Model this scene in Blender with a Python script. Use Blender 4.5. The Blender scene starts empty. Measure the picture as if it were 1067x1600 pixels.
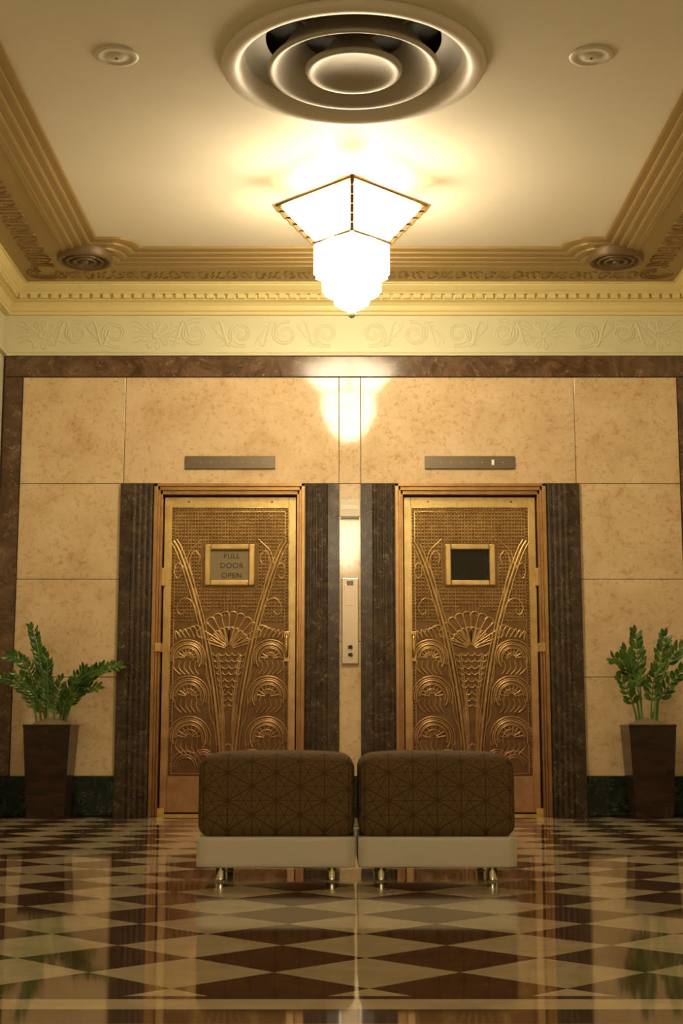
import bpy, math, random
from mathutils import Vector
random.seed(7)
scene = bpy.context.scene
try:
    scene.view_settings.view_transform = 'Standard'
    scene.view_settings.look = 'None'
except Exception as e:
    print(e)

# ------------------------------------------------------------------ helpers
class MB:
    def __init__(s): s.v=[]; s.f=[]; s.m=[]
    def add(s, vs, fs, m=0):
        o=len(s.v); s.v+= [tuple(p) for p in vs]
        for f in fs: s.f.append(tuple(i+o for i in f)); s.m.append(m)
    def box(s,x0,x1,y0,y1,z0,z1,m=0):
        s.add([(x0,y0,z0),(x1,y0,z0),(x1,y1,z0),(x0,y1,z0),(x0,y0,z1),(x1,y0,z1),(x1,y1,z1),(x0,y1,z1)],
              [(0,3,2,1),(4,5,6,7),(0,1,5,4),(1,2,6,5),(2,3,7,6),(3,0,4,7)],m)
    def lathe(s,prof,cx,cy,cz=0,seg=32,m=0,cap=True):
        n=len(prof); vs=[]
        for r,z in prof:
            for k in range(seg):
                a=2*math.pi*k/seg
                vs.append((cx+r*math.cos(a),cy+r*math.sin(a),cz+z))
        fs=[]
        for i in range(n-1):
            for k in range(seg):
                k2=(k+1)%seg
                fs.append((i*seg+k,i*seg+k2,(i+1)*seg+k2,(i+1)*seg+k))
        if cap:
            fs.append(tuple(range(seg))[::-1]); fs.append(tuple((n-1)*seg+k for k in range(seg)))
        s.add(vs,fs,m)
    def loops(s,loops,m=0,closed=True):
        n=len(loops[0]); vs=[p for l in loops for p in l]; fs=[]
        for i in range(len(loops)-1):
            for k in range(n if closed else n-1):
                k2=(k+1)%n
                fs.append((i*n+k,i*n+k2,(i+1)*n+k2,(i+1)*n+k))
        s.add(vs,fs,m)
    def obj(s,name,mats,parent=None,smooth=False,loc=None,bevel=0,auto=None):
        me=bpy.data.meshes.new(name); me.from_pydata(s.v,[],s.f); 
        if not isinstance(mats,(list,tuple)): mats=[mats]
        for m in mats: me.materials.append(m)
        for i,p in enumerate(me.polygons):
            p.material_index=s.m[i]; p.use_smooth=smooth
        me.validate(); me.update()
        import bmesh
        bm=bmesh.new(); bm.from_mesh(me); bmesh.ops.recalc_face_normals(bm,faces=bm.faces); bm.to_mesh(me); bm.free()
        ob=bpy.data.objects.new(name,me); scene.collection.objects.link(ob)
        if loc: ob.location=loc
        if parent: ob.parent=parent
        if bevel:
            b=ob.modifiers.new('bevel','BEVEL'); b.width=bevel; b.segments=2; b.limit_method='ANGLE'
        if auto:
            e=ob.modifiers.new('es','EDGE_SPLIT'); e.split_angle=math.radians(auto)
        return ob

def empty(name,loc):
    e=bpy.data.objects.new(name,None); e.empty_display_size=0.2; e.location=loc
    scene.collection.objects.link(e); return e

def curves(name,lines,depth,mat,parent=None,res=1,radii=None,loc=None):
    cu=bpy.data.curves.new(name,'CURVE'); cu.dimensions='3D'; cu.bevel_depth=depth; cu.bevel_resolution=res; cu.use_fill_caps=True
    for j,l in enumerate(lines):
        sp=cu.splines.new('POLY'); sp.points.add(len(l)-1)
        for i,p in enumerate(l):
            sp.points[i].co=(p[0],p[1],p[2],1)
            if radii: sp.points[i].radius=radii[j][i] if isinstance(radii[j],(list,tuple)) else radii[j]
    cu.materials.append(mat)
    ob=bpy.data.objects.new(name,cu); scene.collection.objects.link(ob)
    if loc: ob.location=loc
    if parent: ob.parent=parent
    return ob

def smoothline(pts,n=8):
    out=[]
    P=[pts[0]]+list(pts)+[pts[-1]]
    for i in range(1,len(P)-2):
        p0,p1,p2,p3=P[i-1],P[i],P[i+1],P[i+2]
        for k in range(n):
            t=k/n
            out.append(tuple(0.5*((2*b)+(-a+c)*t+(2*a-5*b+4*c-d)*t*t+(-a+3*b-3*c+d)*t**3) for a,b,c,d in zip(p0,p1,p2,p3)))
    out.append(tuple(pts[-1])); return out

# ------------------------------------------------------------------ materials
def mat(name,base=(.8,.8,.8),rough=.5,metal=0,emit=None,es=0,spec=.5,coat=0):
    m=bpy.data.materials.new(name); m.use_nodes=True; nt=m.node_tree; b=nt.nodes['Principled BSDF']
    b.inputs['Base Color'].default_value=(*base,1); b.inputs['Roughness'].default_value=rough
    b.inputs['Metallic'].default_value=metal; b.inputs['Specular IOR Level'].default_value=spec
    b.inputs['Coat Weight'].default_value=coat; b.inputs['Coat Roughness'].default_value=.03
    if emit: b.inputs['Emission Color'].default_value=(*emit,1); b.inputs['Emission Strength'].default_value=es
    return m,nt,b
def coords(nt): return nt.nodes.new('ShaderNodeTexCoord').outputs['Object']
def noise(nt,scale,detail=6,rough=.6,dist=0,vec=None,stretch=None):
    n=nt.nodes.new('ShaderNodeTexNoise'); n.inputs['Scale'].default_value=scale; n.inputs['Detail'].default_value=detail
    n.inputs['Roughness'].default_value=rough; n.inputs['Distortion'].default_value=dist
    v=vec or coords(nt)
    if stretch:
        mp=nt.nodes.new('ShaderNodeMapping'); mp.inputs['Scale'].default_value=stretch; nt.links.new(v,mp.inputs[0]); v=mp.outputs[0]
    nt.links.new(v,n.inputs['Vector']); return n.outputs['Fac']
def ramp(nt,fac,stops):
    r=nt.nodes.new('ShaderNodeValToRGB'); e=r.color_ramp.elements
    while len(e)<len(stops): e.new(.5)
    for i,(p,c) in enumerate(stops): e[i].position=p; e[i].color=(*c,1) if len(c)==3 else c
    nt.links.new(fac,r.inputs[0]); return r.outputs[0]
def mix(nt,fac,a,b,mode='MIX'):
    n=nt.nodes.new('ShaderNodeMix'); n.data_type='RGBA'; n.blend_type=mode
    for s,i in ((fac,0),(a,6),(b,7)):
        if isinstance(s,(int,float)): n.inputs[i].default_value=s
        elif isinstance(s,tuple): n.inputs[i].default_value=(*s,1)
        else: nt.links.new(s,n.inputs[i])
    return n.outputs[2]
def math_(nt,op,a,b=None,c=None):
    n=nt.nodes.new('ShaderNodeMath'); n.operation=op
    for i,s in enumerate((a,b,c)):
        if s is None: continue
        if isinstance(s,(int,float)): n.inputs[i].default_value=s
        else: nt.links.new(s,n.inputs[i])
    return n.outputs[0]
def bump(nt,b,h,strength=.3,dist=.01):
    n=nt.nodes.new('ShaderNodeBump'); n.inputs['Strength'].default_value=strength; n.inputs['Distance'].default_value=dist
    nt.links.new(h,n.inputs['Height']); nt.links.new(n.outputs[0],b.inputs['Normal'])

# tan marble
M_tan,nt,b=mat('tan_marble',rough=.085,spec=.5)
n1=ramp(nt,noise(nt,3.5,8,.62,.6),[(.3,(.60,.43,.25)),(.46,(.70,.53,.32)),(.7,(.77,.61,.40))])
n2=ramp(nt,noise(nt,30,8,.75,.3),[(.34,(.68,.52,.36)),(.48,(1,1,1)),(.7,(1,1,1))])
c=mix(nt,.75,n1,n2,'MULTIPLY')
spots=ramp(nt,noise(nt,6,5,.7,1.2),[(.58,(1,1,1)),(.70,(.80,.55,.40))])
c=mix(nt,.65,c,spots,'MULTIPLY'); nt.links.new(c,b.inputs['Base Color'])
bump(nt,b,noise(nt,2.2,2),.03,.01)
# brown marble
def veined(name,stops,vein,rough,sc=5,vw=.012,amt=.7):
    m,nt,b=mat(name,rough=rough)
    c=ramp(nt,noise(nt,sc,9,.7,1.3),stops)
    v=noise(nt,sc*.8,6,.6,2.5)
    v=math_(nt,'ABSOLUTE',math_(nt,'SUBTRACT',v,.5))
    v=ramp(nt,v,[(0,(1,1,1)),(vw,(0,0,0))])
    brk=ramp(nt,noise(nt,sc*2.5,3),[(.45,(0,0,0)),(.6,(1,1,1))])
    f=mix(nt,1.0,v,brk,'MULTIPLY'); f2=math_(nt,'MULTIPLY',f,amt)
    c=mix(nt,f2,c,vein); nt.links.new(c,b.inputs['Base Color']); return m
M_brown=veined('brown_marble',[(.3,(.040,.022,.012)),(.5,(.11,.06,.032)),(.62,(.17,.10,.055)),(.75,(.13,.045,.025))],(.5,.36,.22),.15)
M_jamb=veined('dark_marble',[(.3,(.018,.010,.006)),(.52,(.050,.031,.018)),(.7,(.10,.065,.036)),(.8,(.13,.03,.015))],(.38,.27,.15),.22,sc=7)
M_green=veined('green_marble',[(.3,(.004,.008,.005)),(.6,(.012,.024,.016)),(.8,(.03,.05,.035))],(.12,.17,.12),.12)
M_grout,_,_=mat('joint',(.16,.10,.05),.8)
# painted plaster
M_frieze,nt,b=mat('cream_green_plaster',(.70,.68,.45),.45); bump(nt,b,noise(nt,35,3),.15,.003)
M_yellow,nt,b=mat('yellow_cornice_paint',(.76,.65,.31),.4); bump(nt,b,noise(nt,35,3),.1,.003)
M_side,nt,b=mat('side_wall_plaster',(.70,.66,.46),.6); bump(nt,b,noise(nt,20,3),.1,.003)
M_ceil,nt,b=mat('ceiling_paint',(.64,.57,.44),.55,spec=.3)
nt.links.new(ramp(nt,noise(nt,1.3,3),[(.3,(.73,.68,.56)),(.7,(.78,.73,.61))]),b.inputs['Base Color']); bump(nt,b,noise(nt,1.8,2),.1,.02)
M_band,nt,b=mat('bronze_paint',(.36,.255,.105),.4,metal=.35); bump(nt,b,noise(nt,30,3),.12,.003)
M_sten,nt,b=mat('stencil_relief_paint',(.22,.135,.05),.4,metal=.3)
M_vent,_,_=mat('vent_rings_dark',(.15,.095,.042),.5,metal=.3)
M_white,_,_=mat('white_enamel',(.70,.64,.54),.5)
M_ventin,_,_=mat('satin_aluminium',(.42,.385,.33),.55,metal=.2)
M_dark,_,_=mat('dark_void',(.02,.015,.01),.6)
# metals
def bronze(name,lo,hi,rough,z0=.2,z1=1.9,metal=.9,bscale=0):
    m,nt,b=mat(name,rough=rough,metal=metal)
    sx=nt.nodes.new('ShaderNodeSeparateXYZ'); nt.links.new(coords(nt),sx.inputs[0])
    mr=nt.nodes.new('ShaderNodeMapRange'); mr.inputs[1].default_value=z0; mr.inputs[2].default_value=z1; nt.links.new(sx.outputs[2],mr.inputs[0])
    c=mix(nt,mr.outputs[0],lo,hi)  # darker, redder towards the floor: light falloff painted into the colour, with some copper tone
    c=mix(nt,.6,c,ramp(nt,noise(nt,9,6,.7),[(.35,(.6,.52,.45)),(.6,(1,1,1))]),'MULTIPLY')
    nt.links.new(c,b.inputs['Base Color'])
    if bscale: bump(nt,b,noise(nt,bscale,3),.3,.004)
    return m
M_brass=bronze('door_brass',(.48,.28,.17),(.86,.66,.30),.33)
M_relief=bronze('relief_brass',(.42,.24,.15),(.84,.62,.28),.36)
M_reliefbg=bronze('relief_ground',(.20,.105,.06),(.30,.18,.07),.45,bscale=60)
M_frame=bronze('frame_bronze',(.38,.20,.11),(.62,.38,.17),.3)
M_gold,_,_=mat('polished_gold',(.85,.6,.24),.2,metal=1)
M_plate,_,_=mat('indicator_bronze_plate',(.22,.18,.13),.35,metal=.8)
M_steel,_,_=mat('steel_plate',(.58,.49,.38),.3,metal=.9)
M_chrome,_,_=mat('chrome',(.7,.66,.6),.12,metal=1)
M_glass,_,_=mat('dark_glass',(.02,.017,.012),.08)
M_paper,_,_=mat('sign_paper',(.27,.21,.11),.6)
M_ink,_,_=mat('sign_ink',(.045,.03,.018),.6)
M_lit,_,_=mat('lit_lens',(.9,.8,.6),.3,emit=(1,.85,.6),es=.2)
M_lens,_,_=mat('unlit_lens',(.35,.25,.12),.3)
M_plaque,_,_=mat('white_plaque',(.78,.72,.58),.4)
# lamp
LC=(1,.82,.54)
M_lamp,_,_=mat('lamp_glass',(.9,.85,.75),.3,emit=LC,es=37)
M_lamp2,_,_=mat('lamp_glass_front',(.9,.85,.75),.3,emit=LC,es=42)
M_lampmetal,_,_=mat('lamp_bronze',(.45,.30,.14),.3,metal=.9)
M_came,_,_=mat('lamp_glazing_bar',(.60,.42,.26),.5,metal=.3)
M_blocklid,_,_=mat('glow_block_lid',(.85,.8,.7),.5)
# pot / soil / plant
M_pot,nt,b=mat('pot_lacquer',(.05,.022,.012),.25)
nt.links.new(ramp(nt,noise(nt,4,6,.6,1,stretch=(1,1,4)),[(.35,(.014,.006,.004)),(.7,(.045,.018,.010))]),b.inputs['Base Color'])
M_moss,nt,b=mat('moss',(.25,.2,.1),.9); bump(nt,b,noise(nt,60,4),1,.02)
M_leaf,nt,b=mat('zz_leaf',(.06,.16,.02),.3)
nt.links.new(ramp(nt,noise(nt,9,3),[(.35,(.022,.085,.010)),(.65,(.13,.25,.03))]),b.inputs['Base Color'])
M_stem,_,_=mat('zz_stem',(.15,.24,.06),.4)
# vinyl
M_vinyl,nt,b=mat('white_vinyl',(.78,.73,.62),.4); bump(nt,b,noise(nt,90,3),.15,.002)

# fabric with star lattice
M_fab,nt,b=mat('star_fabric',rough=.85,spec=.2)
tc=coords(nt); sx=nt.nodes.new('ShaderNodeSeparateXYZ'); nt.links.new(tc,sx.inputs[0])
ge=nt.nodes.new('ShaderNodeNewGeometry'); sn=nt.nodes.new('ShaderNodeSeparateXYZ'); nt.links.new(ge.outputs['Normal'],sn.inputs[0])
side=math_(nt,'GREATER_THAN',math_(nt,'ABSOLUTE',sn.outputs[0]),.75)
X,Y,Z=sx.outputs
u=math_(nt,'ADD',math_(nt,'MULTIPLY',X,math_(nt,'SUBTRACT',1,side)),math_(nt,'MULTIPLY',Y,side))
v=math_(nt,'ADD',Z,math_(nt,'MULTIPLY',Y,math_(nt,'SUBTRACT',1,side)))
def linefam(ang,sp,w):
    d=math_(nt,'ADD',math_(nt,'MULTIPLY',u,math.cos(ang)),math_(nt,'MULTIPLY',v,math.sin(ang)))
    f=math_(nt,'FRACT',math_(nt,'ADD',math_(nt,'DIVIDE',d,sp),100.0))
    f=math_(nt,'ABSOLUTE',math_(nt,'SUBTRACT',f,.5))
    return math_(nt,'GREATER_THAN',f,.5-w/sp)
# triangular lattice (bold) + hexagon links (thin)
S=.100
tot=None
for k in range(3):
    f=linefam(k*math.pi/3+math.pi/6,S/2*1.0,.0013); tot=f if tot is None else math_(nt,'MAXIMUM',tot,f)
for k in range(3):
    f=linefam(k*math.pi/3,S*.8660,.0022); tot=math_(nt,'MAXIMUM',tot,f)
basec=ramp(nt,noise(nt,140,3),[(.3,(.125,.075,.034)),(.7,(.19,.12,.056))])
nt.links.new(mix(nt,math_(nt,'MULTIPLY',tot,.62),basec,(.04,.022,.012)),b.inputs['Base Color'])
bump(nt,b,noise(nt,220,2),.4,.002)

# floor
M_floor,nt,b=mat('polished_terrazzo_diamonds',rough=.05,spec=.65)
sx=nt.nodes.new('ShaderNodeSeparateXYZ'); nt.links.new(coords(nt),sx.inputs[0]); X,Y,Z=sx.outputs
DG=.41; Y0=3.475
yy=math_(nt,'SUBTRACT',Y,Y0)
p=math_(nt,'DIVIDE',math_(nt,'ADD',X,yy),DG); q=math_(nt,'DIVIDE',math_(nt,'SUBTRACT',X,yy),DG)
fp=math_(nt,'FLOOR',p); fq=math_(nt,'FLOOR',q)
par=math_(nt,'FLOORED_MODULO',math_(nt,'ADD',fp,fq),2.0)
odd=math_(nt,'GREATER_THAN',par,.5)
cb=nt.nodes.new('ShaderNodeCombineXYZ'); nt.links.new(fp,cb.inputs[0]); nt.links.new(fq,cb.inputs[1])
wn=nt.nodes.new('ShaderNodeTexWhiteNoise'); wn.noise_dimensions='3D'; nt.links.new(cb.outputs[0],wn.inputs[0])
shade=math_(nt,'ADD',math_(nt,'MULTIPLY',wn.outputs['Value'],.2),.88)
cream=ramp(nt,noise(nt,6,6,.6,.8),[(.3,(.50,.40,.25)),(.7,(.66,.55,.37))])
dark=ramp(nt,noise(nt,7,8,.75,1.8),[(.3,(.045,.018,.012)),(.52,(.09,.038,.024)),(.7,(.18,.08,.048))])
c=mix(nt,odd,dark,cream)
def band(lo,hi): return math_(nt,'MULTIPLY',math_(nt,'GREATER_THAN',Y,lo),math_(nt,'LESS_THAN',Y,hi))
c=mix(nt,math_(nt,'LESS_THAN',Y,2.98),c,(.07,.035,.02))
c=mix(nt,band(2.84,2.945),c,cream)
c=mix(nt,math_(nt,'LESS_THAN',Y,2.70),c,cream)
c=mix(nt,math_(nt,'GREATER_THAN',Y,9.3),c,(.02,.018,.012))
cm=nt.nodes.new('ShaderNodeCombineColor'); 
for i in range(3): nt.links.new(shade,cm.inputs[i])
c=mix(nt,1.0,c,cm.outputs[0],'MULTIPLY'); nt.links.new(c,b.inputs['Base Color'])
bump(nt,b,noise(nt,1.5,2),.04,.01)

# ------------------------------------------------------------------ room dims
HX=2.36; YB=9.45; YF=-4.0; ZC=3.603; ZB=3.543
# floor
m=MB(); m.box(-HX-.2,HX+.2,YF-.2,YB+.4,-.1,0); m.obj('floor',M_floor)

# back wall
g=.002
m=MB()
m.box(-HX-.2,-1.31,YB+.012,YB+.35,0,3.8,4); m.box(1.31,HX+.2,YB+.012,YB+.35,0,3.8,4)
m.box(-.3,.3,YB+.012,YB+.35,0,2.19,4); m.box(-1.31,1.31,YB+.012,YB+.35,2.19,3.8,4)
def panel(x0,x1,z0,z1,mi=0,y=YB): m.box(x0+g,x1-g,y,YB+.014,z0+g,z1-g,mi)
for s in (-1,1):
    def P(a,b_,z0,z1,mi=0,y=YB):
        x0,x1=sorted((s*a,s*b_)); panel(x0,x1,z0,z1,mi,y)
    P(1.522,2.222,2.19,2.925); P(.0735,1.522,2.19,2.925)
    for z0,z1 in ((.2535,.896),(.896,1.544),(1.544,2.19)): P(1.537,2.222,z0,z1)
    P(2.222,2.345,.2535,2.925,1,YB-.012)
    P(1.537,2.345,0,.2535,2,YB-.02)
panel(-.0735,.0735,2.19,2.925); panel(-.0735,.0735,1.13,2.19); panel(-.0735,.0735,.2535,1.13); panel(-.0735,.0735,0,.2535,2,YB-.01)
panel(-2.345,2.345,2.925,3.079,1,YB-.012)
m.box(-HX,HX,YB-.02,YB+.014,3.079,3.6,3)
m.obj('wall_back',[M_tan,M_brown,M_green,M_frieze,M_grout],bevel=.002)

# side and front walls
for nm,x0,x1 in (('wall_left',-HX-.2,-HX),('wall_right',HX,HX+.2)):
    m=MB(); m.box(x0,x1,YF-.2,YB+.012,0,3.8); m.obj(nm,M_side)
m=MB(); m.box(-HX,HX,YF-.2,YF,0,3.8,0); m.obj('wall_front',[M_side])
for nm,s in (('baseboard_left',-1),('baseboard_right',1)):
    m=MB(); x0,x1=sorted((s*HX,s*(HX-.02))); m.box(x0,x1,YF,YB-.021,0,.2535); m.obj(nm,M_green,bevel=.004)

# frieze mouldings + cornice
def rect(o,z):
    return [(-HX+o,YB-o,z),(HX-o,YB-o,z),(HX-o,YF+o,z),(-HX+o,YF+o,z)]
m=MB()
prof=[(.0,3.352),(.045,3.352),(.045,3.372),(.055,3.378),(.055,3.392),(.04,3.396),(.045,3.415),(.06,3.435),(.085,3.445),(.085,3.448),(.088,3.448),(.088,3.478),(.115,3.480),(.12,3.488),(.14,3.50),(.165,3.522),(.165,3.532),(.18,3.534),(.18,3.545)]
m.loops([rect(o,z) for o,z in prof])
n=64
for i in range(n):
    x=-HX+.11+ (2*HX-.22)*(i+.5)/n; w=.024
    m.box(x-w,x+w,YB-.112,YB-.086,3.45,3.479)
for s in (-1,1):
    nn=int((YB-YF)/.0708)
    for i in range(nn):
        y=YF+.11+(YB-YF-.22)*(i+.5)/nn; x0,x1=sorted((s*(HX-.112),s*(HX-.086)))
        m.box(x0,x1,y-.024,y+.024,3.45,3.479)
m.obj('trim_1',M_yellow)
m=MB(); m.loops([rect(o,z) for o,z in [(.0,3.07),(.03,3.07),(.034,3.085),(.022,3.095),(.021,3.1)]])
m.obj('trim_2',M_frieze)

# frieze relief
lines=[]; rad=[]
yr=YB-.0165
def spiral(cx,cz,r,turns,dirn,a0,n=26):
    pts=[];
    for i in range(n+1):
        t=i/n; a=a0+dirn*turns*2*math.pi*t; rr=r*(1-.85*t)
        pts.append((cx+rr*math.cos(a),yr,cz+rr*math.sin(a)*.95))
    return pts
zc=3.225
def addl(l,r=1.0):
    n=len(l); lines.append(l); rad.append([r*(.55+.45*math.sin(math.pi*min(1,.15+i/n))) for i in range(n)])
def flower(cx,cz,R,k=9):
    for j in range(k):
        a=2*math.pi*j/k
        addl([(cx+R*.3*math.cos(a),yr,cz+R*.3*math.sin(a)),(cx+R*.95*math.cos(a-.18),yr,cz+R*.95*math.sin(a-.18)),(cx+R*1.08*math.cos(a),yr,cz+R*1.08*math.sin(a)),(cx+R*.95*math.cos(a+.18),yr,cz+R*.95*math.sin(a+.18)),(cx+R*.3*math.cos(a),yr,cz+R*.3*math.sin(a))],1)
    addl([(cx+R*.22*math.cos(t*.6),yr,cz+R*.22*math.sin(t*.6)) for t in range(12)],1.2)
for s in (-1,1):
    for fx in (1.32,2.10):
        flower(s*fx,3.215,.095)
        for j in range(5):
            a=.5+j*.55
            addl(smoothline([(s*(fx-.08),yr,3.19+.02*j),(s*(fx-.13),yr,3.17+.035*j),(s*(fx-.17),yr,3.15+.04*j)],4),.9)
            addl(smoothline([(s*(fx+.09),yr,3.19+.02*j),(s*(fx+.13),yr,3.17+.035*j),(s*(fx+.17),yr,3.15+.04*j)],4),.9)
    for k,(cx,r,d) in enumerate([(.16,.10,1),(.44,.105,-1),(.74,.10,1),(1.05,.11,-1),(1.60,.11,1),(1.86,.095,-1)]):
        a0=(-math.pi*.6 if d>0 else math.pi*.6)
        for rr,tn in ((r,1.6),(r*.82,1.35)):
            pts=spiral(cx,zc,rr,tn,d,a0)
            if s<0: pts=[(-p_[0],p_[1],p_[2]) for p_ in pts]
            addl(pts,1.1)
        addl([(s*(cx+.12+.05*t),yr,zc+.085*math.sin(t*2.2)*d) for t in [i/8 -1.6 for i in range(24)]],1.2)
        for j in range(6):
            addl(smoothline([(s*(cx+.02),yr,zc-d*.10),(s*(cx+.08+.02*j),yr,zc-d*(.075-.02*j)),(s*(cx+.14+.012*j),yr,zc-d*(.09-.035*j))],4),.9)
curves('trim_3',lines,.0085,M_frieze,radii=rad,res=2)

# ceiling : stepped bronze band + panel
def outline(d,z):
    by=8.74+d; fy=YF+(YB-8.74)-d
    xs=1.59+d
    L=[(-xs,by-.18),(-(xs-.10),by-.18)]
    for k in range(1,6):
        a=k/5*math.pi/2
        L.append((-(xs-.10)+.15*math.sin(a)*1.0, by-.18+.18*(1-math.cos(a))))
    R=[(-x,y) for x,y in reversed(L)]
    cy=(by+fy)/2
    back=L+R
    front=[(x,2*cy-y) for x,y in reversed(back)]
    return [(x,y,z) for x,y in back+front]
m=MB()
steps=[(0,ZC),(0.0,ZC-.014),(.012,ZC-.018),(.05,ZC-.018),(.05,ZC-.03),(.062,ZC-.034),(.10,ZC-.034),(.10,ZC-.044),(.112,ZC-.048),(.15,ZC-.048),(.15,ZC-.056),(.162,ZC-.06),(.20,ZC-.06),(.20,ZB-.006),(.225,ZB-.006),(.235,ZB)]
loops=[outline(d,z) for d,z in steps]
m.loops(loops)
last=loops[-1]; N=len(last)
ox=HX-.17; oyb=YB-.17; oyf=YF+.17
vs=list(last); fs=[]
o=len(vs); vs+= [(-ox,oyb,ZB),(ox,oyb,ZB),(ox,oyf,ZB),(-ox,oyf,ZB)]
q_=N//4
for cidx in range(4):
    for k in range(q_-1):
        i=cidx*q_+k; fs.append((i,i+1,o+cidx))
    i=cidx*q_+q_-1; j=(i+1)%N
    fs.append((i,j,o+(cidx+1)%4,o+cidx))
m.add(vs,fs,0)
m.obj('trim_4',M_band)
# ceiling with the round opening of the air diffuser
VX,VY,VR=0,6.24,.52
m=MB(); zt=ZC+.0005
cx0,cx1,cy0,cy1=-HX-.2,HX+.2,YF-.2,YB+.35
n=72; circ=[(VX+VR*math.cos(2*math.pi*k/n),VY+VR*math.sin(2*math.pi*k/n),zt) for k in range(n)]
sq=[]
for k in range(n):
    a=2*math.pi*k/n; ca,sa=math.cos(a),math.sin(a); t=1/max(abs(ca),abs(sa)); sq.append((VX+.7*ca*t,VY+.7*sa*t,zt))
up=[(x,y,ZC+.2) for x,y,z in circ]
m.loops([sq,circ,up]); m.add(up,[tuple(range(n))],1)
m.box(cx0,-.7,cy0,cy1,zt,ZC+.25); m.box(.7,cx1,cy0,cy1,zt,ZC+.25); m.box(-.7,.7,cy0,VY-.7,zt,ZC+.25); m.box(-.7,.7,VY+.7,cy1,zt,ZC+.25); m.box(-.7,.7,VY-.7,VY+.7,ZC+.201,ZC+.25)
m.obj('ceiling',[M_ceil,M_dark])

# stencil relief on ceiling band
lines=[]
def motif(ox_,oy_,ux,uy,vx,vy,sc):
    shapes=[[(0,-.045),(.0,.04),(.02,.055),(.04,.035),(.03,.015)],[(0,-.045),(.025,-.05),(.05,-.03),(.045,-.005),(.03,0)],
            [(.06,.05),(.075,.02),(.07,-.02),(.085,-.05)],[(.085,.045),(.1,.02),(.105,-.03),(.12,-.05)],[(.1,.055),(.125,.05),(.13,.03)]]
    for sh in shapes:
        l=smoothline([(a*sc,b_*sc) for a,b_ in sh],3)
        lines.append([(ox_+a*ux+b_*vx,oy_+a*uy+b_*vy,ZB-.001) for a,b_ in l])
k=0; x=-1.95
while x<1.9:
    motif(x,9.13,1,0,0,1 if k%2 else -1,1.25); x+=.19; k+=1
for s in (-1,1):
    y=-3.4
    while y<9.0:
        motif(s*2.0,y,0,1,s,0,1.35); y+=.2
    for r in (.05,.08,.11):
        lines.append([(s*2.03+r*math.cos(a*.35),9.1+r*math.sin(a*.35),ZB-.001) for a in range(14)])
curves('trim_5',lines,.0055,M_sten)

# ------------------------------------------------------------------ ceiling fittings
def diffuser(x,y,z):
    e=empty('air_diffuser',(x,y,z))
    m=MB()
    m.lathe([(.605,0),(.615,-.015),(.605,-.034),(.58,-.044),(.55,-.042),(.53,-.028),(.52,-.005),(.505,.035)],0,0,0,72,0,cap=False)
    m.obj('outer_ring',[M_white],e,smooth=True)
    m=MB()
    m.lathe([(.512,.02),(.505,.035),(.465,.085),(.42,.115),(.41,.118)],0,0,0,72,0,cap=False)
    m.obj('outer_cone',[M_ventin],e,smooth=True)
    m=MB(); m.lathe([(.23,.13),(.26,.085),(.31,.03),(.345,-.012),(.365,-.032),(.382,-.042),(.397,-.040),(.402,-.030),(.392,-.016),(.365,.01),(.325,.06),(.305,.1)],0,0,0,72,0,cap=False)
    m.obj('middle_ring',[M_ventin],e,smooth=True)
    m=MB(); m.lathe([(.09,.12),(.12,.075),(.17,.015),(.19,-.01),(.208,-.022),(.222,-.020),(.227,-.028),(.220,-.042),(.202,-.046),(.182,-.038),(.163,-.024),(.12,-.004),(.07,.008),(.001,.012)],0,0,0,72,0,cap=False)
    m.obj('inner_bowl',[M_ventin],e,smooth=True)
    m=MB()
    for k in range(4):
        a=k*math.pi/2+math.pi/4; ca,sa=math.cos(a),math.sin(a)
        m.add([(x_*ca-w_*sa,x_*sa+w_*ca,z_) for x_ in (.1,.44) for w_ in (-.006,.006) for z_ in (.088,.11)],[(0,1,3,2),(4,6,7,5),(0,4,5,1),(2,3,7,6),(0,2,6,4),(1,5,7,3)])
    m.obj('struts',[M_ventin],e)
diffuser(VX,VY,ZC)
for s in (-1,1):
    e=empty('ceiling_speaker',(s*1.09,6.15,ZC))
    m=MB(); m.lathe([(.1,0),(.1,-.006),(.09,-.010),(.075,-.011),(.07,-.007),(.045,-.007),(.042,-.010),(.02,-.014),(.001,-.014)],0,0,0,40)
    m.obj('disc',[M_white],e,smooth=True)
    m=MB(); m.lathe([(.006,-.012),(.006,-.018),(.001,-.019)],0,0,0,12); m.obj('centre_screw',[M_vent],e)
    e=empty('ceiling_vent',(s*1.70,8.78,ZB))
    m=MB(); m.lathe([(.178,.03),(.178,-.022),(.165,-.035),(.15,-.032),(.14,-.014),(.125,-.012),(.118,-.034),(.105,-.034),(.095,-.012),(.082,-.012),(.075,-.036),(.06,-.036),(.05,-.018),(.03,-.018),(.02,-.04),(.001,-.042)],0,0,0,48)
    m.obj('grille_rings',[M_vent],e,smooth=True,auto=50)

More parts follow.
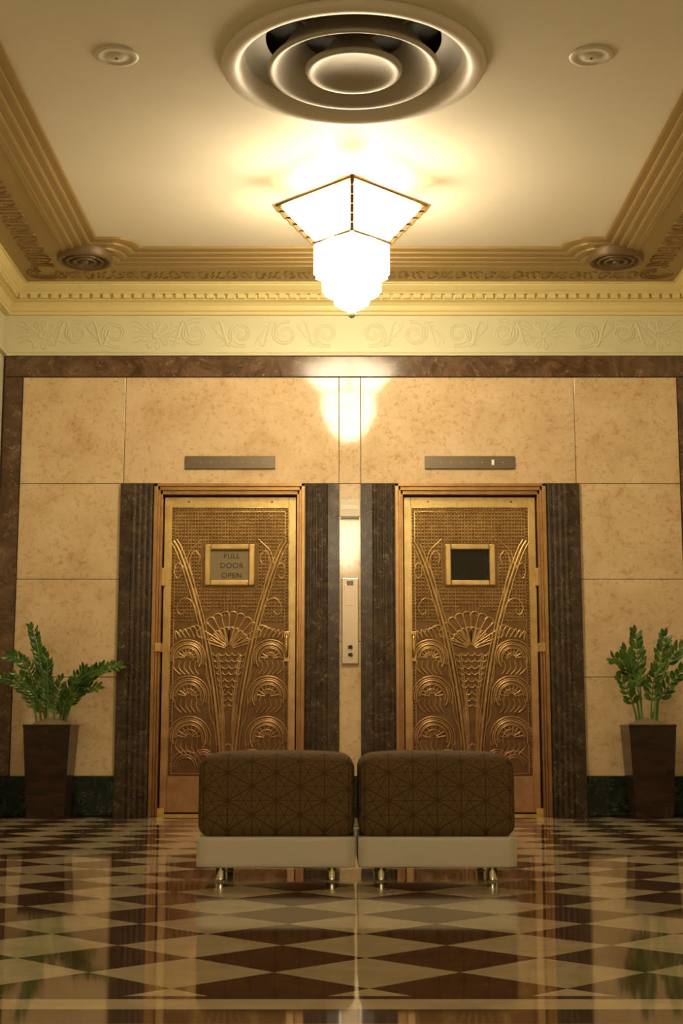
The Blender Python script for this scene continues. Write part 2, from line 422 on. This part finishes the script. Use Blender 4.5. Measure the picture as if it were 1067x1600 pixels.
# pendant
def dia(R,z,st=0): return [(R,0,z),(0,R,z),(-R,0,z),(0,-R,z)]
def pendant(y,ML,front=False):
    e=empty('pendant_lamp',(0,y,0))
    m=MB(); bars=[]
    m.loops([dia(.40,3.44),dia(.205,3.235)])
    tiers=[(.212,3.235,3.055,1.07),(.20,3.055,3.03,1.1),(.165,3.03,2.955,1.22),(.15,2.955,2.935,1.25),(.098,2.935,2.885,1.3),(.07,2.885,2.865,1.3)]
    for ti,(R,a,b_,kb) in enumerate(tiers):
        def oc(R,z):
            P=[]
            for k in range(4):
                a0=k*math.pi/2; c0=(R*math.cos(a0),R*math.sin(a0)); c1=(R*math.cos(a0+math.pi/2),R*math.sin(a0+math.pi/2))
                P.append((c0[0],c0[1],z))
                for t in (.12,.3,.5,.7,.88):
                    k_=1+(kb-1)*math.sin(math.pi*t)
                    if t in (.12,.88): k_-=.02
                    P.append(((c0[0]*(1-t)+c1[0]*t)*k_,(c0[1]*(1-t)+c1[1]*t)*k_,z))
            return P
        m.loops([oc(R,a),oc(R,b_)]); 
        P=oc(R,b_); m.add(P,[tuple(range(len(P)))])
        if ti%2==0:
            T=oc(R,a)
            for i in range(0,len(P)):
                if i%6 in (0,1,3,5): bars.append([T[i],P[i]])
            bars.append(P+[P[0]])
    m.obj('glass_shade',[ML],e)
    # glazing bars on the tiers and the flared upper panes
    curves('glazing_bars',bars,.0022,M_came,e,res=1)
    m=MB(); m.add(dia(.41,3.448),[(0,1,2,3)]); m.obj('glow_block_lid',[M_blocklid],e)  # unseen lid, added to block the shade's upward light from the ceiling
    ln=[]; 
    top=dia(.43,3.462)+[dia(.43,3.462)[0]]; ln.append(top)
    mid=dia(.218,3.24)+[dia(.218,3.24)[0]]; ln.append(mid)
    curves('rims',ln,.011,M_lampmetal,e)
    m=MB()
    for k in range(4):
        a=k*math.pi/2; ca,sa=math.cos(a),math.sin(a)
        for j in range(6):
            r0=.43-j*.038; z0=3.462-j*.038
            P=[(r0+.018,z0+.004),(r0-.03,z0+.004),(r0-.06,z0-.045),(r0-.014,z0-.040)]
            vs=[]
            for w in (-.010,.010):
                for r,z in P: vs.append((r*ca-w*sa,r*sa+w*ca,z))
            m.add(vs,[(0,1,2,3),(4,7,6,5),(0,4,5,1),(1,5,6,2),(2,6,7,3),(3,7,4,0)])
    m.obj('corner_ribs',[M_lampmetal],e)
    m=MB(); m.lathe([(.012,2.865),(.02,2.85),(.026,2.832),(.015,2.812),(.001,2.805)],0,0,0,16); m.obj('finial',[M_white],e,smooth=True)
    m=MB(); m.lathe([(.10,ZC+.0004),(.10,ZC-.02),(.03,ZC-.03),(.015,ZC-.035),(.015,3.46),(.03,3.455)],0,0,0,24)
    m.obj('canopy',[M_lampmetal],e)
    # bulbs above the added lid, washing the ceiling
    for k in range(4):
        a=math.pi/4+k*math.pi/2
        l=bpy.data.lights.new('bulb','POINT'); l.energy=4.5; l.color=LC; l.shadow_soft_size=.02
        o=bpy.data.objects.new('bulb_%d'%(k+1),l); o.location=(.16*math.cos(a),.16*math.sin(a),3.475); scene.collection.objects.link(o); o.parent=e
pendant(7.66,M_lamp); pendant(-1.2,M_lamp2)

# ------------------------------------------------------------------ jambs (trim)
def jamb(name,x0,x1,flip):
    w=x1-x0; P=[(0,0),(0,-.022),(.05,-.022),(.05,-.026),(.075,-.026)]
    x=.078
    for r in range(4):
        rw=.0165
        for k in range(7):
            a=math.pi*k/6; P.append((x+rw-rw*math.cos(a),-.023-.0055*math.sin(a)))
        x+=2*rw+.004
    P+= [(w,-.023),(w,0)]
    if flip: P=[(w-a,b_) for a,b_ in P]
    m=MB(); l0=[(x0+a,YB+b_,0) for a,b_ in P]; l1=[(x0+a,YB+b_,2.185) for a,b_ in P]
    m.loops([l0,l1]); n=len(P); m.add(l1,[tuple(range(n))]); m.obj(name,M_jamb)
jamb('trim_6',-1.537,-1.309,False); jamb('trim_7',-.301,-.0735,True)
jamb('trim_8',.0735,.301,False); jamb('trim_9',1.309,1.537,True)

# ------------------------------------------------------------------ doors
def arc(cx,cz,r,a0,a1,y,n=14,sq=1.0):
    return [(cx+r*math.cos(math.radians(a0+(a1-a0)*i/n)),y,cz+sq*r*math.sin(math.radians(a0+(a1-a0)*i/n))) for i in range(n+1)]
def door(name,cx,hs,sign):
    e=empty(name,(cx,YB,0))
    m=MB()
    for s in (-1,1):
        x0,x1=sorted((s*.504,s*.48)); m.box(x0,x1,-.045,.2,0,2.185)
        x0,x1=sorted((s*.48,s*.465)); m.box(x0,x1,-.03,.2,0,2.165)
        x0,x1=sorted((s*.465,s*.450)); m.box(x0,x1,-.008,.2,0,2.14)
    m.box(-.504,.504,-.045,.2,2.165,2.185); m.box(-.48,.48,-.03,.2,2.14,2.165); m.box(-.465,.465,-.008,.2,2.115,2.14)
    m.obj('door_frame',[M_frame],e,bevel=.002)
    m=MB(); m.box(-.45,.45,.0,.2,0,.012); 
    for s in (-1,1):
        x0,x1=sorted((s*.45,s*.405)); m.box(x0,x1,.0,.055,.012,.05)
    m.obj('threshold',[M_gold],e)
    yl=.06
    m=MB(); m.box(-.442,.442,yl,yl+.04,.02,2.105)
    for s in (-1,1):
        x0,x1=sorted((s*.442,s*.395)); m.box(x0,x1,yl-.012,yl,.02,2.105)
    m.box(-.395,.395,yl-.012,yl,2.035,2.105); m.box(-.395,.395,yl-.012,yl,.02,.25)
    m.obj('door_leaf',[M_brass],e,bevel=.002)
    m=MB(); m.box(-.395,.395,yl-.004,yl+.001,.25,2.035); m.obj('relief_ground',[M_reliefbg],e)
    m=MB(); m.box(-.5,.5,.2,.35,0,2.2); m.obj('shaft_backing',[M_dark],e)
    m=MB(); yb=yl-.006
    def stud(x,z,rx,rz,d=.008):
        m.add([(x-rx,yb,z),(x,yb,z-rz),(x+rx,yb,z),(x,yb,z+rz),(x-rx*.4,yb-d,z),(x,yb-d,z-rz*.4),(x+rx*.4,yb-d,z),(x,yb-d,z+rz*.4)],
              [(0,1,5,4),(1,2,6,5),(2,3,7,6),(3,0,4,7),(4,5,6,7)])
    z=.27
    while z<2.03:
        for s in (-1,1): stud(s*.382,z,.008,.009); 
        z+=.021
    x=-.37
    while x<.372: stud(x,2.022,.009,.008); x+=.021
    def trunk(z):
        T=[(.30,.03),(.42,.05),(.89,.115),(1.22,.175),(1.52,.26),(1.74,.335),(1.82,.375)]
        for (a,b_),(c_,d_) in zip(T,T[1:]):
            if a<=z<=c_: return b_+(d_-b_)*(z-a)/(c_-a)
        return 9
    z=1.13; r=0
    while z<2.0:
        x=-.36
        while x<.362:
            tw=trunk(z); ax=abs(x)
            okk = not (abs(ax-tw)<.03) and not (ax<.185 and 1.485<z<1.80)
            if okk and z<1.40: okk = (x*x+(z-1.1)**2)**.5>.27 and not(ax>tw and z<1.26)
            if okk: stud(x,z,.0095,.0085,.01)
            x+=.0225
        z+=.0235; r+=1
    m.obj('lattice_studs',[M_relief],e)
    wires=[]
    x=-.36+.01125
    while x<.36:
        z0=1.30 if abs(x)<.28 else 1.28
        seg=[(z0,2.01)]
        if abs(x)<.175: seg=[(z0 if abs(x)<.05 else 1.34,1.49),(1.795,2.01)]
        for a,b_ in seg: wires.append([(x,yl-.006,a),(x,yl-.006,b_)])
        x+=.0225
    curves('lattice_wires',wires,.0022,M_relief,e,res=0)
    m=MB()
    z0,z1=1.505,1.785
    for (a,b_,c_,d_) in ((-.168,-.128,z0,z1),(.128,.168,z0,z1),(-.128,.128,z0,z0+.038),(-.128,.128,z1-.038,z1)):
        m.box(a,b_,yl-.028,yl+.0,c_,d_)
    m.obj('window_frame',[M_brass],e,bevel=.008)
    m=MB(); m.box(-.13,.13,yl-.008,yl-.003,z0+.03,z1-.03); m.obj('window_pane',[M_paper if sign else M_glass],e)
    if sign:
        for txt,zz,sz in (('PULL',1.690,.047),('DOOR',1.625,.050),('OPEN',1.558,.050)):
            cu=bpy.data.curves.new('txt','FONT'); cu.body=txt; cu.size=sz; cu.align_x='CENTER'; cu.extrude=.0004; cu.space_character=1.1
            cu.materials.append(M_ink); o=bpy.data.objects.new('sign_word_'+txt.lower(),cu); o.rotation_euler=(math.radians(90),0,0)
            o.location=(.012,yl-.0095,zz); scene.collection.objects.link(o); o.parent=e
    else:
        w=[]
        for k in range(-9,19):
            for d in (1,-1):
                x0=-.13+k*.016
                pts=[]
                for t in range(14):
                    xx=x0+t*.0165 if d>0 else -x0-t*.0165; zz=z0+.035+t*.0165
                    if abs(xx)<.128 and zz<z1-.036: pts.append((xx,yl-.009,zz))
                if len(pts)>1: w.append(pts)
        curves('window_mesh',w,.0009,M_dark,e,res=0)
    y=yl-.008; big=[]; bigr=[]; thin=[]
    for s in (-1,1):
        def Mx(l): return [(s*a,b_,c_) for a,b_,c_ in l]
        main=smoothline([(.045,y,.28),(.055,y,.45),(.085,y,.72),(.115,y,.92),(.175,y,1.22),(.26,y,1.52),(.335,y,1.73),(.38,y,1.81)],6)
        big.append(Mx(main)); bigr.append([1.25-.55*i/len(main) for i in range(len(main))])
        thin.append(Mx([(a-.02,b_,c_+.01) for a,b_,c_ in main])); thin.append(Mx([(a+.02,b_,c_-.008) for a,b_,c_ in main]))
        inn=smoothline([(.01,y,.28),(.02,y,.5),(.03,y,.7),(.05,y,.9),(.07,y,1.05)],5)
        thin.append(Mx(inn)); thin.append(Mx([(a+.012,b_,c_) for a,b_,c_ in inn]))
        thin.append(Mx(smoothline([(.22,y,1.38),(.235,y,1.52),(.27,y,1.66),(.24,y,1.74),(.2,y,1.70),(.215,y,1.655)],5)))
        thin.append(Mx(smoothline([(.30,y,1.62),(.35,y,1.66),(.372,y,1.60),(.35,y,1.555),(.325,y,1.58)],5)))
        thin.append(Mx(smoothline([(.20,y,1.30),(.25,y,1.40),(.31,y,1.42),(.35,y,1.36),(.325,y,1.31),(.295,y,1.335)],5)))
        thin.append(Mx(smoothline([(.30,y,1.64),(.27,y,1.74),(.22,y,1.79),(.19,y,1.82)],5)))
        for zc_,xc_,R in ((1.02,.275,.125),(.77,.262,.135),(.50,.255,.14)):
            for r_ in (R,R-.016,R-.045,R-.055): thin.append(Mx(arc(xc_,zc_,r_,-10 if r_>.1 else 0,200,y)))
            big.append(Mx(arc(xc_,zc_,R-.03,-20,215,y))); bigr.append([.75]*15)
            for k in range(8):
                a=math.radians(10+k*23)
                thin.append(Mx([(xc_+.02*math.cos(a),y,zc_+.02*math.sin(a)),(xc_+(R-.062)*math.cos(a),y,zc_+(R-.062)*math.sin(a))]))
            thin.append(Mx(arc(xc_,zc_,R-.085,0,200,y,10)))
            thin.append(Mx(smoothline([(xc_-R,y,zc_-.01),(xc_-R-.005,y,zc_-.12),(xc_-R-.04,y,zc_-.2)],4)))
            for k in range(5):
                thin.append(Mx(smoothline([(xc_-.06+.035*k,y,zc_-.012),(xc_-.05+.035*k,y,zc_-.06),(xc_-.075+.03*k,y,zc_-.105)],4)))
        for r_ in (.06,.075,.10): thin.append(Mx(arc(.32-.045,.315,r_,0,180,y,10)))
        for r_ in (.035,.05,.065): thin.append(Mx(arc(.16,.36,r_,0,180,y,10)))
        for k in range(6):
            thin.append(Mx(smoothline([(.17+.03*k,y,1.16),(.2+.032*k,y,1.235-.006*k),(.25+.02*k,y,1.235-.018*k)],4)))
        for k in range(5):
            thin.append(Mx(smoothline([(.02,y,.30+.02*k),(.03+.012*k,y,.5),(.025,y,.62+.05*k)],4)))
    for R,cz in ((.235,1.10),(.15,1.08)):
        for k in range(11):
            a=math.radians(18+k*14.4); thin.append([(.03*math.cos(a),y,cz+.03*math.sin(a)),(R*.86*math.cos(a),y,cz+R*.86*math.sin(a))])
        for k in range(10):
            a=math.radians(25.2+k*14.4); cxp=R*.87*math.cos(a); czp=cz+R*.87*math.sin(a)
            thin.append([(cxp+R*.125*math.cos(a+math.radians(t)),y,czp+R*.125*math.sin(a+math.radians(t))) for t in range(-95,96,19)])
    for row in range(9):
        zz=1.06-row*.042; hw=.11-row*.009; nn=max(2,5-row//2)
        for k in range(nn):
            xx=-hw+2*hw*(k+.5)/nn; thin.append(arc(xx,zz,hw/nn,180,360,y,8))
    thin.append(smoothline([(-.1,y,.3),(-.04,y,.42),(0,y,.46),(.04,y,.42),(.1,y,.3)],5))
    thin.append(smoothline([(-.14,y,.27),(-.05,y,.36),(0,y,.38),(.05,y,.36),(.14,y,.27)],5))
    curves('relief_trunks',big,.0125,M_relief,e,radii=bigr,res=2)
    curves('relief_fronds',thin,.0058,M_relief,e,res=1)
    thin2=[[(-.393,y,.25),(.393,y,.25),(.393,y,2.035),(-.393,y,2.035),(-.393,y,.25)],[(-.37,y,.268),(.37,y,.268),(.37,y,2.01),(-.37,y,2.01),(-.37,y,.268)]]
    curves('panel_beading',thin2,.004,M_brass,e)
    hx=hs*.385
    curves('pull_handle',[smoothline([(hx,yl-.01,1.03),(hx,yl-.05,1.045),(hx,yl-.06,1.10),(hx,yl-.05,1.165),(hx,yl-.01,1.18)],5)],.011,M_gold,e,res=3)
    m=MB(); m.box(hx-.02,hx+.02,yl-.018,yl-.008,1.0,1.055); m.box(hx-.02,hx+.02,yl-.018,yl-.008,1.16,1.20)
    m.box(-hs*.46-.02,-hs*.46+.02,-.05,.05,1.06,1.12); m.box(-hs*.44-.012,-hs*.44+.012,.0,.05,1.5,1.62); m.obj('lock_plates',[M_brass],e,bevel=.003)
    m=MB()
    for s in (-1,1): m.lathe([(.006,0),(.006,.006)],s*.28,yl-.02,2.07,10)
    m.obj('rail_screws',[M_dark],e)
door('door_1',-.805,1,True); door('door_2',.805,-1,False)

# ------------------------------------------------------------------ wall fixtures
for s in (-1,1):
    e=empty('floor_indicator',(s*.807,YB,2.333))
    m=MB(); m.box(-.303,.303,-.014,0,-.044,.044); m.obj('plate',[M_plate],e,bevel=.003)
    for k in range(7):
        m=MB(); x=-.21+.07*k
        lit=(s>0 and k==5)
        if lit:
            m.box(x+.006,x+.024,-.017,-.012,-.018,.018)
        else: 
            m.box(x+.008,x+.018,-.0155,-.012,-.006,.006)
        m.obj('lens_%d'%(k+1),[M_lit if lit else M_lens],e)
e=empty('elevator_call_panel',(0,YB,1.265))
m=MB(); m.box(-.056,.056,-.02,0,-.285,.285); m.obj('plate',[M_steel],e,bevel=.006)
m=MB(); m.box(-.035,.035,-.0215,-.019,.10,.24); m.obj('display',[M_steel],e,bevel=.002)
m=MB(); m.box(-.022,.022,-.0225,-.019,.235,.268); m.obj('indicator_slot',[M_plate],e,bevel=.001)
for k,z in enumerate((-.175,-.225)):
    m=MB(); m.lathe([(.019,0),(.019,.008),(.014,.010),(.013,.006),(.001,.006)],0,0,0,24)
    o=m.obj('button_%d'%(k+1),[M_chrome],e,smooth=True); o.rotation_euler=(math.radians(90),0,0); o.location=(0,-.019,z)
    m=MB(); m.lathe([(.012,0),(.012,.004)],0,0,0,16); o=m.obj('button_cap_%d'%(k+1),[M_dark],e); o.rotation_euler=(math.radians(90),0,0); o.location=(0,-.0255,z)
e=empty('wall_plaque',(0,YB,2.02))
m=MB(); m.box(-.066,.066,-.012,0,-.055,.055); m.obj('frame',[M_plaque],e,bevel=.002)
m=MB(); m.box(-.052,.052,-.014,-.011,-.01,.022); m.obj('face',[M_steel],e)
m=MB(); m.box(-.06,.06,-.014,-.0,-.07,-.057); m.obj('lower_lip',[M_plate],e)

# ------------------------------------------------------------------ ottomans
def rbox(hx,hy,hz,r,n=22,bulge=0,side=0):
    vs=[];fs=[]
    def tr(p_):
        h=(hx,hy,hz); q_=[max(-(a-r),min(a-r,c_)) for a,c_ in zip(h,p_)]
        d=Vector(p_)-Vector(q_)
        if d.length>1e-9: d=d.normalized()*r
        o_=Vector(q_)+d
        u_,v_,w_=o_.x/hx,o_.y/hy,o_.z/hz
        if w_>0: o_.z+=bulge*(1-u_**4)*(1-v_**4)*w_
        if side:
            o_.y+=side*(1-u_**4)*(1-w_**2)*v_; o_.x+=side*.15*(1-v_**4)*(1-w_**2)*u_
        return tuple(o_)
    def face(f):
        o_=len(vs)
        for i in range(n+1):
            for j in range(n+1):
                a=-1+2*i/n; b_=-1+2*j/n
                a=math.copysign(abs(a)**.7,a); b_=math.copysign(abs(b_)**.7,b_)
                vs.append(tr(f(a,b_)))
        for i in range(n):
            for j in range(n): fs.append((o_+i*(n+1)+j,o_+(i+1)*(n+1)+j,o_+(i+1)*(n+1)+j+1,o_+i*(n+1)+j+1))
    face(lambda a,b_:(a*hx,b_*hy,hz)); face(lambda a,b_:(a*hx,b_*hy,-hz))
    face(lambda a,b_:(a*hx,hy,b_*hz)); face(lambda a,b_:(a*hx,-hy,b_*hz))
    face(lambda a,b_:(hx,a*hy,b_*hz)); face(lambda a,b_:(-hx,a*hy,b_*hz))
    return vs,fs
def weld(ob):
    import bmesh
    bm=bmesh.new(); bm.from_mesh(ob.data); bmesh.ops.remove_doubles(bm,verts=bm.verts,dist=.0003); bmesh.ops.recalc_face_normals(bm,faces=bm.faces); bm.to_mesh(ob.data); bm.free()
for cx in (-.2885,.2885):
    e=empty('ottoman',(cx-.003,5.2+.285,0))
    m=MB(); vs,fs=rbox(.281,.281,.143,.045,bulge=.018,side=.006); m.add(vs,fs); o=m.obj('cushion',[M_fab],e,smooth=True,loc=(0,0,.300)); weld(o)
    m=MB(); vs,fs=rbox(.284,.284,.055,.008,n=10); m.add(vs,fs); o=m.obj('base',[M_vinyl],e,smooth=True,loc=(0,0,.105)); weld(o)
    m=MB()
    for sx_ in (-.2,.2):
        for sy_ in (-.215,.215): m.lathe([(.02,0),(.021,.004),(.018,.01),(.018,.052)],sx_,sy_,0,20)
    m.obj('legs',[M_chrome],e,smooth=True,auto=40)

# ------------------------------------------------------------------ plants
def planter(cx,cy,stems,leaf,seed):
    rnd=random.Random(seed)
    e=empty('potted_zz_plant',(cx,cy,0))
    def sq(h,z): return [(-h,-h,z),(h,-h,z),(h,h,z),(-h,h,z)]
    m=MB(); H=.585
    m.loops([sq(.118,0),sq(.149,H-.015),sq(.152,H-.015),sq(.152,H),sq(.138,H),sq(.13,H-.06)])
    m.add(sq(.118,0),[(0,3,2,1)]); m.obj('pot',[M_pot],e,bevel=.003)
    m=MB(); n=14; vs=[]
    for i in range(n+1):
        for j in range(n+1):
            a=-1+2*i/n; b_=-1+2*j/n
            vs.append((a*.134,b_*.134,H-.02+.05*(1-a*a)*(1-b_*b_)+rnd.uniform(0,.014)))
    m.add(vs,[(i*(n+1)+j,(i+1)*(n+1)+j,(i+1)*(n+1)+j+1,i*(n+1)+j+1) for i in range(n) for j in range(n)])
    m.obj('moss',[M_moss],e,smooth=True)
    ln=[];rd=[]; m=MB()
    xl=(-HX+.03-cx, HX-.03-cx); ym=YB-.04-cy
    for (dx,dy,dz,bare) in stems:
        bx=dx*.22+rnd.uniform(-.02,.02); by=rnd.uniform(-.05,.05)
        pts=[]
        N_=22
        for i in range(N_+1):
            t=i/N_
            x=bx+(dx-bx)*(t**1.7); y=by+(dy-by)*(t**1.8); z=H-.01+(dz)*(math.sin(t*math.pi/2*1.05) if abs(dx)>.22 else t**.93)
            pts.append(Vector((x,min(y,ym),z)))
        ln.append([tuple(p_) for p_ in pts]); rd.append([1.25-.95*i/N_ for i in range(N_+1)])
        L=sum((pts[i+1]-pts[i]).length for i in range(N_))
        nl=int(L*(1-bare)/leaf['gap'])
        for k in range(nl+1):
            t=bare+(1-bare)*k/nl; f=t*N_; i=min(N_-1,int(f)); p_=pts[i].lerp(pts[i+1],f-i); tan_=(pts[i+1]-pts[i]).normalized()
            sidev=tan_.cross(Vector((rnd.uniform(-.3,.3),-1,rnd.uniform(-.2,.3)))).normalized()
            for s in (-1,1):
                if k==nl and s==1: d=tan_
                else: d=(sidev*s*(1.0-.25*t)+tan_*(.55+.35*t)+Vector((0,rnd.uniform(-.35,.15),.12))).normalized()
                ll=leaf['len']*rnd.uniform(.8,1.15)*(1-.35*abs(t-.55)); ww=leaf['w']*rnd.uniform(.85,1.15)
                nrm=d.cross(Vector((rnd.uniform(-.5,.5),-.9,.4))).normalized(); up=d.cross(nrm).normalized()
                V=[p_]
                prof_=[(.15,.55),(.4,1),(.65,.85),(.87,.42)]
                for tt,wd in prof_:
                    c_=p_+d*ll*tt+up*(.10*ll*math.sin(tt*3)); 
                    V+= [c_+nrm*ww*.5*wd+up*.003, c_-up*.0015, c_-nrm*ww*.5*wd+up*.003]
                V.append(p_+d*ll)
                V=[Vector((min(max(q_.x,xl[0]),xl[1]),min(q_.y,ym+.02),q_.z)) for q_ in V]
                F=[(0,1,2),(0,2,3)]
                for a in range(3):
                    o_=1+a*3; F+=[(o_,o_+3,o_+4,o_+1),(o_+1,o_+4,o_+5,o_+2)]
                F+=[(10,13,11),(11,13,12)]
                m.add([tuple(q_) for q_ in V],F)
    m.obj('leaves',[M_leaf],e,smooth=True)
    curves('stems',ln,.0065,M_stem,e,radii=rd,res=2)
planter(-1.92,9.265,[(-.13,-.05,.62,.25),(-.27,-.12,.44,.25),(-.33,-.1,.30,.25),(.43,-.1,.38,.35),(.34,-.15,.35,.35),(.2,-.05,.36,.3),(-.02,-.1,.42,.25),(-.2,-.15,.33,.25),(.07,-.1,.28,.25),(-.09,.0,.50,.3),(.15,-.12,.22,.3),(.28,-.02,.25,.35)],dict(gap=.024,len=.068,w=.024),3)
planter(1.91,9.265,[(-.07,-.05,.59,.4),(.12,-.05,.57,.5),(-.23,-.1,.43,.45),(-.18,-.1,.30,.45),(.03,-.12,.34,.45),(.27,-.1,.50,.55),(.20,-.1,.34,.5),(-.13,-.04,.48,.5)],dict(gap=.034,len=.080,w=.034),5)

# ------------------------------------------------------------------ world, camera
w=bpy.data.worlds.new('w'); scene.world=w; w.use_nodes=True; w.node_tree.nodes['Background'].inputs[0].default_value=(.05,.035,.02,1)
cam=bpy.data.cameras.new('camera'); cam.sensor_width=36; cam.sensor_fit='AUTO'; cam.lens=50.15; cam.clip_start=.05
co=bpy.data.objects.new('camera',cam); co.location=(-.057,0,.517); co.rotation_euler=(math.radians(98.9),0,0)
scene.collection.objects.link(co); scene.camera=co
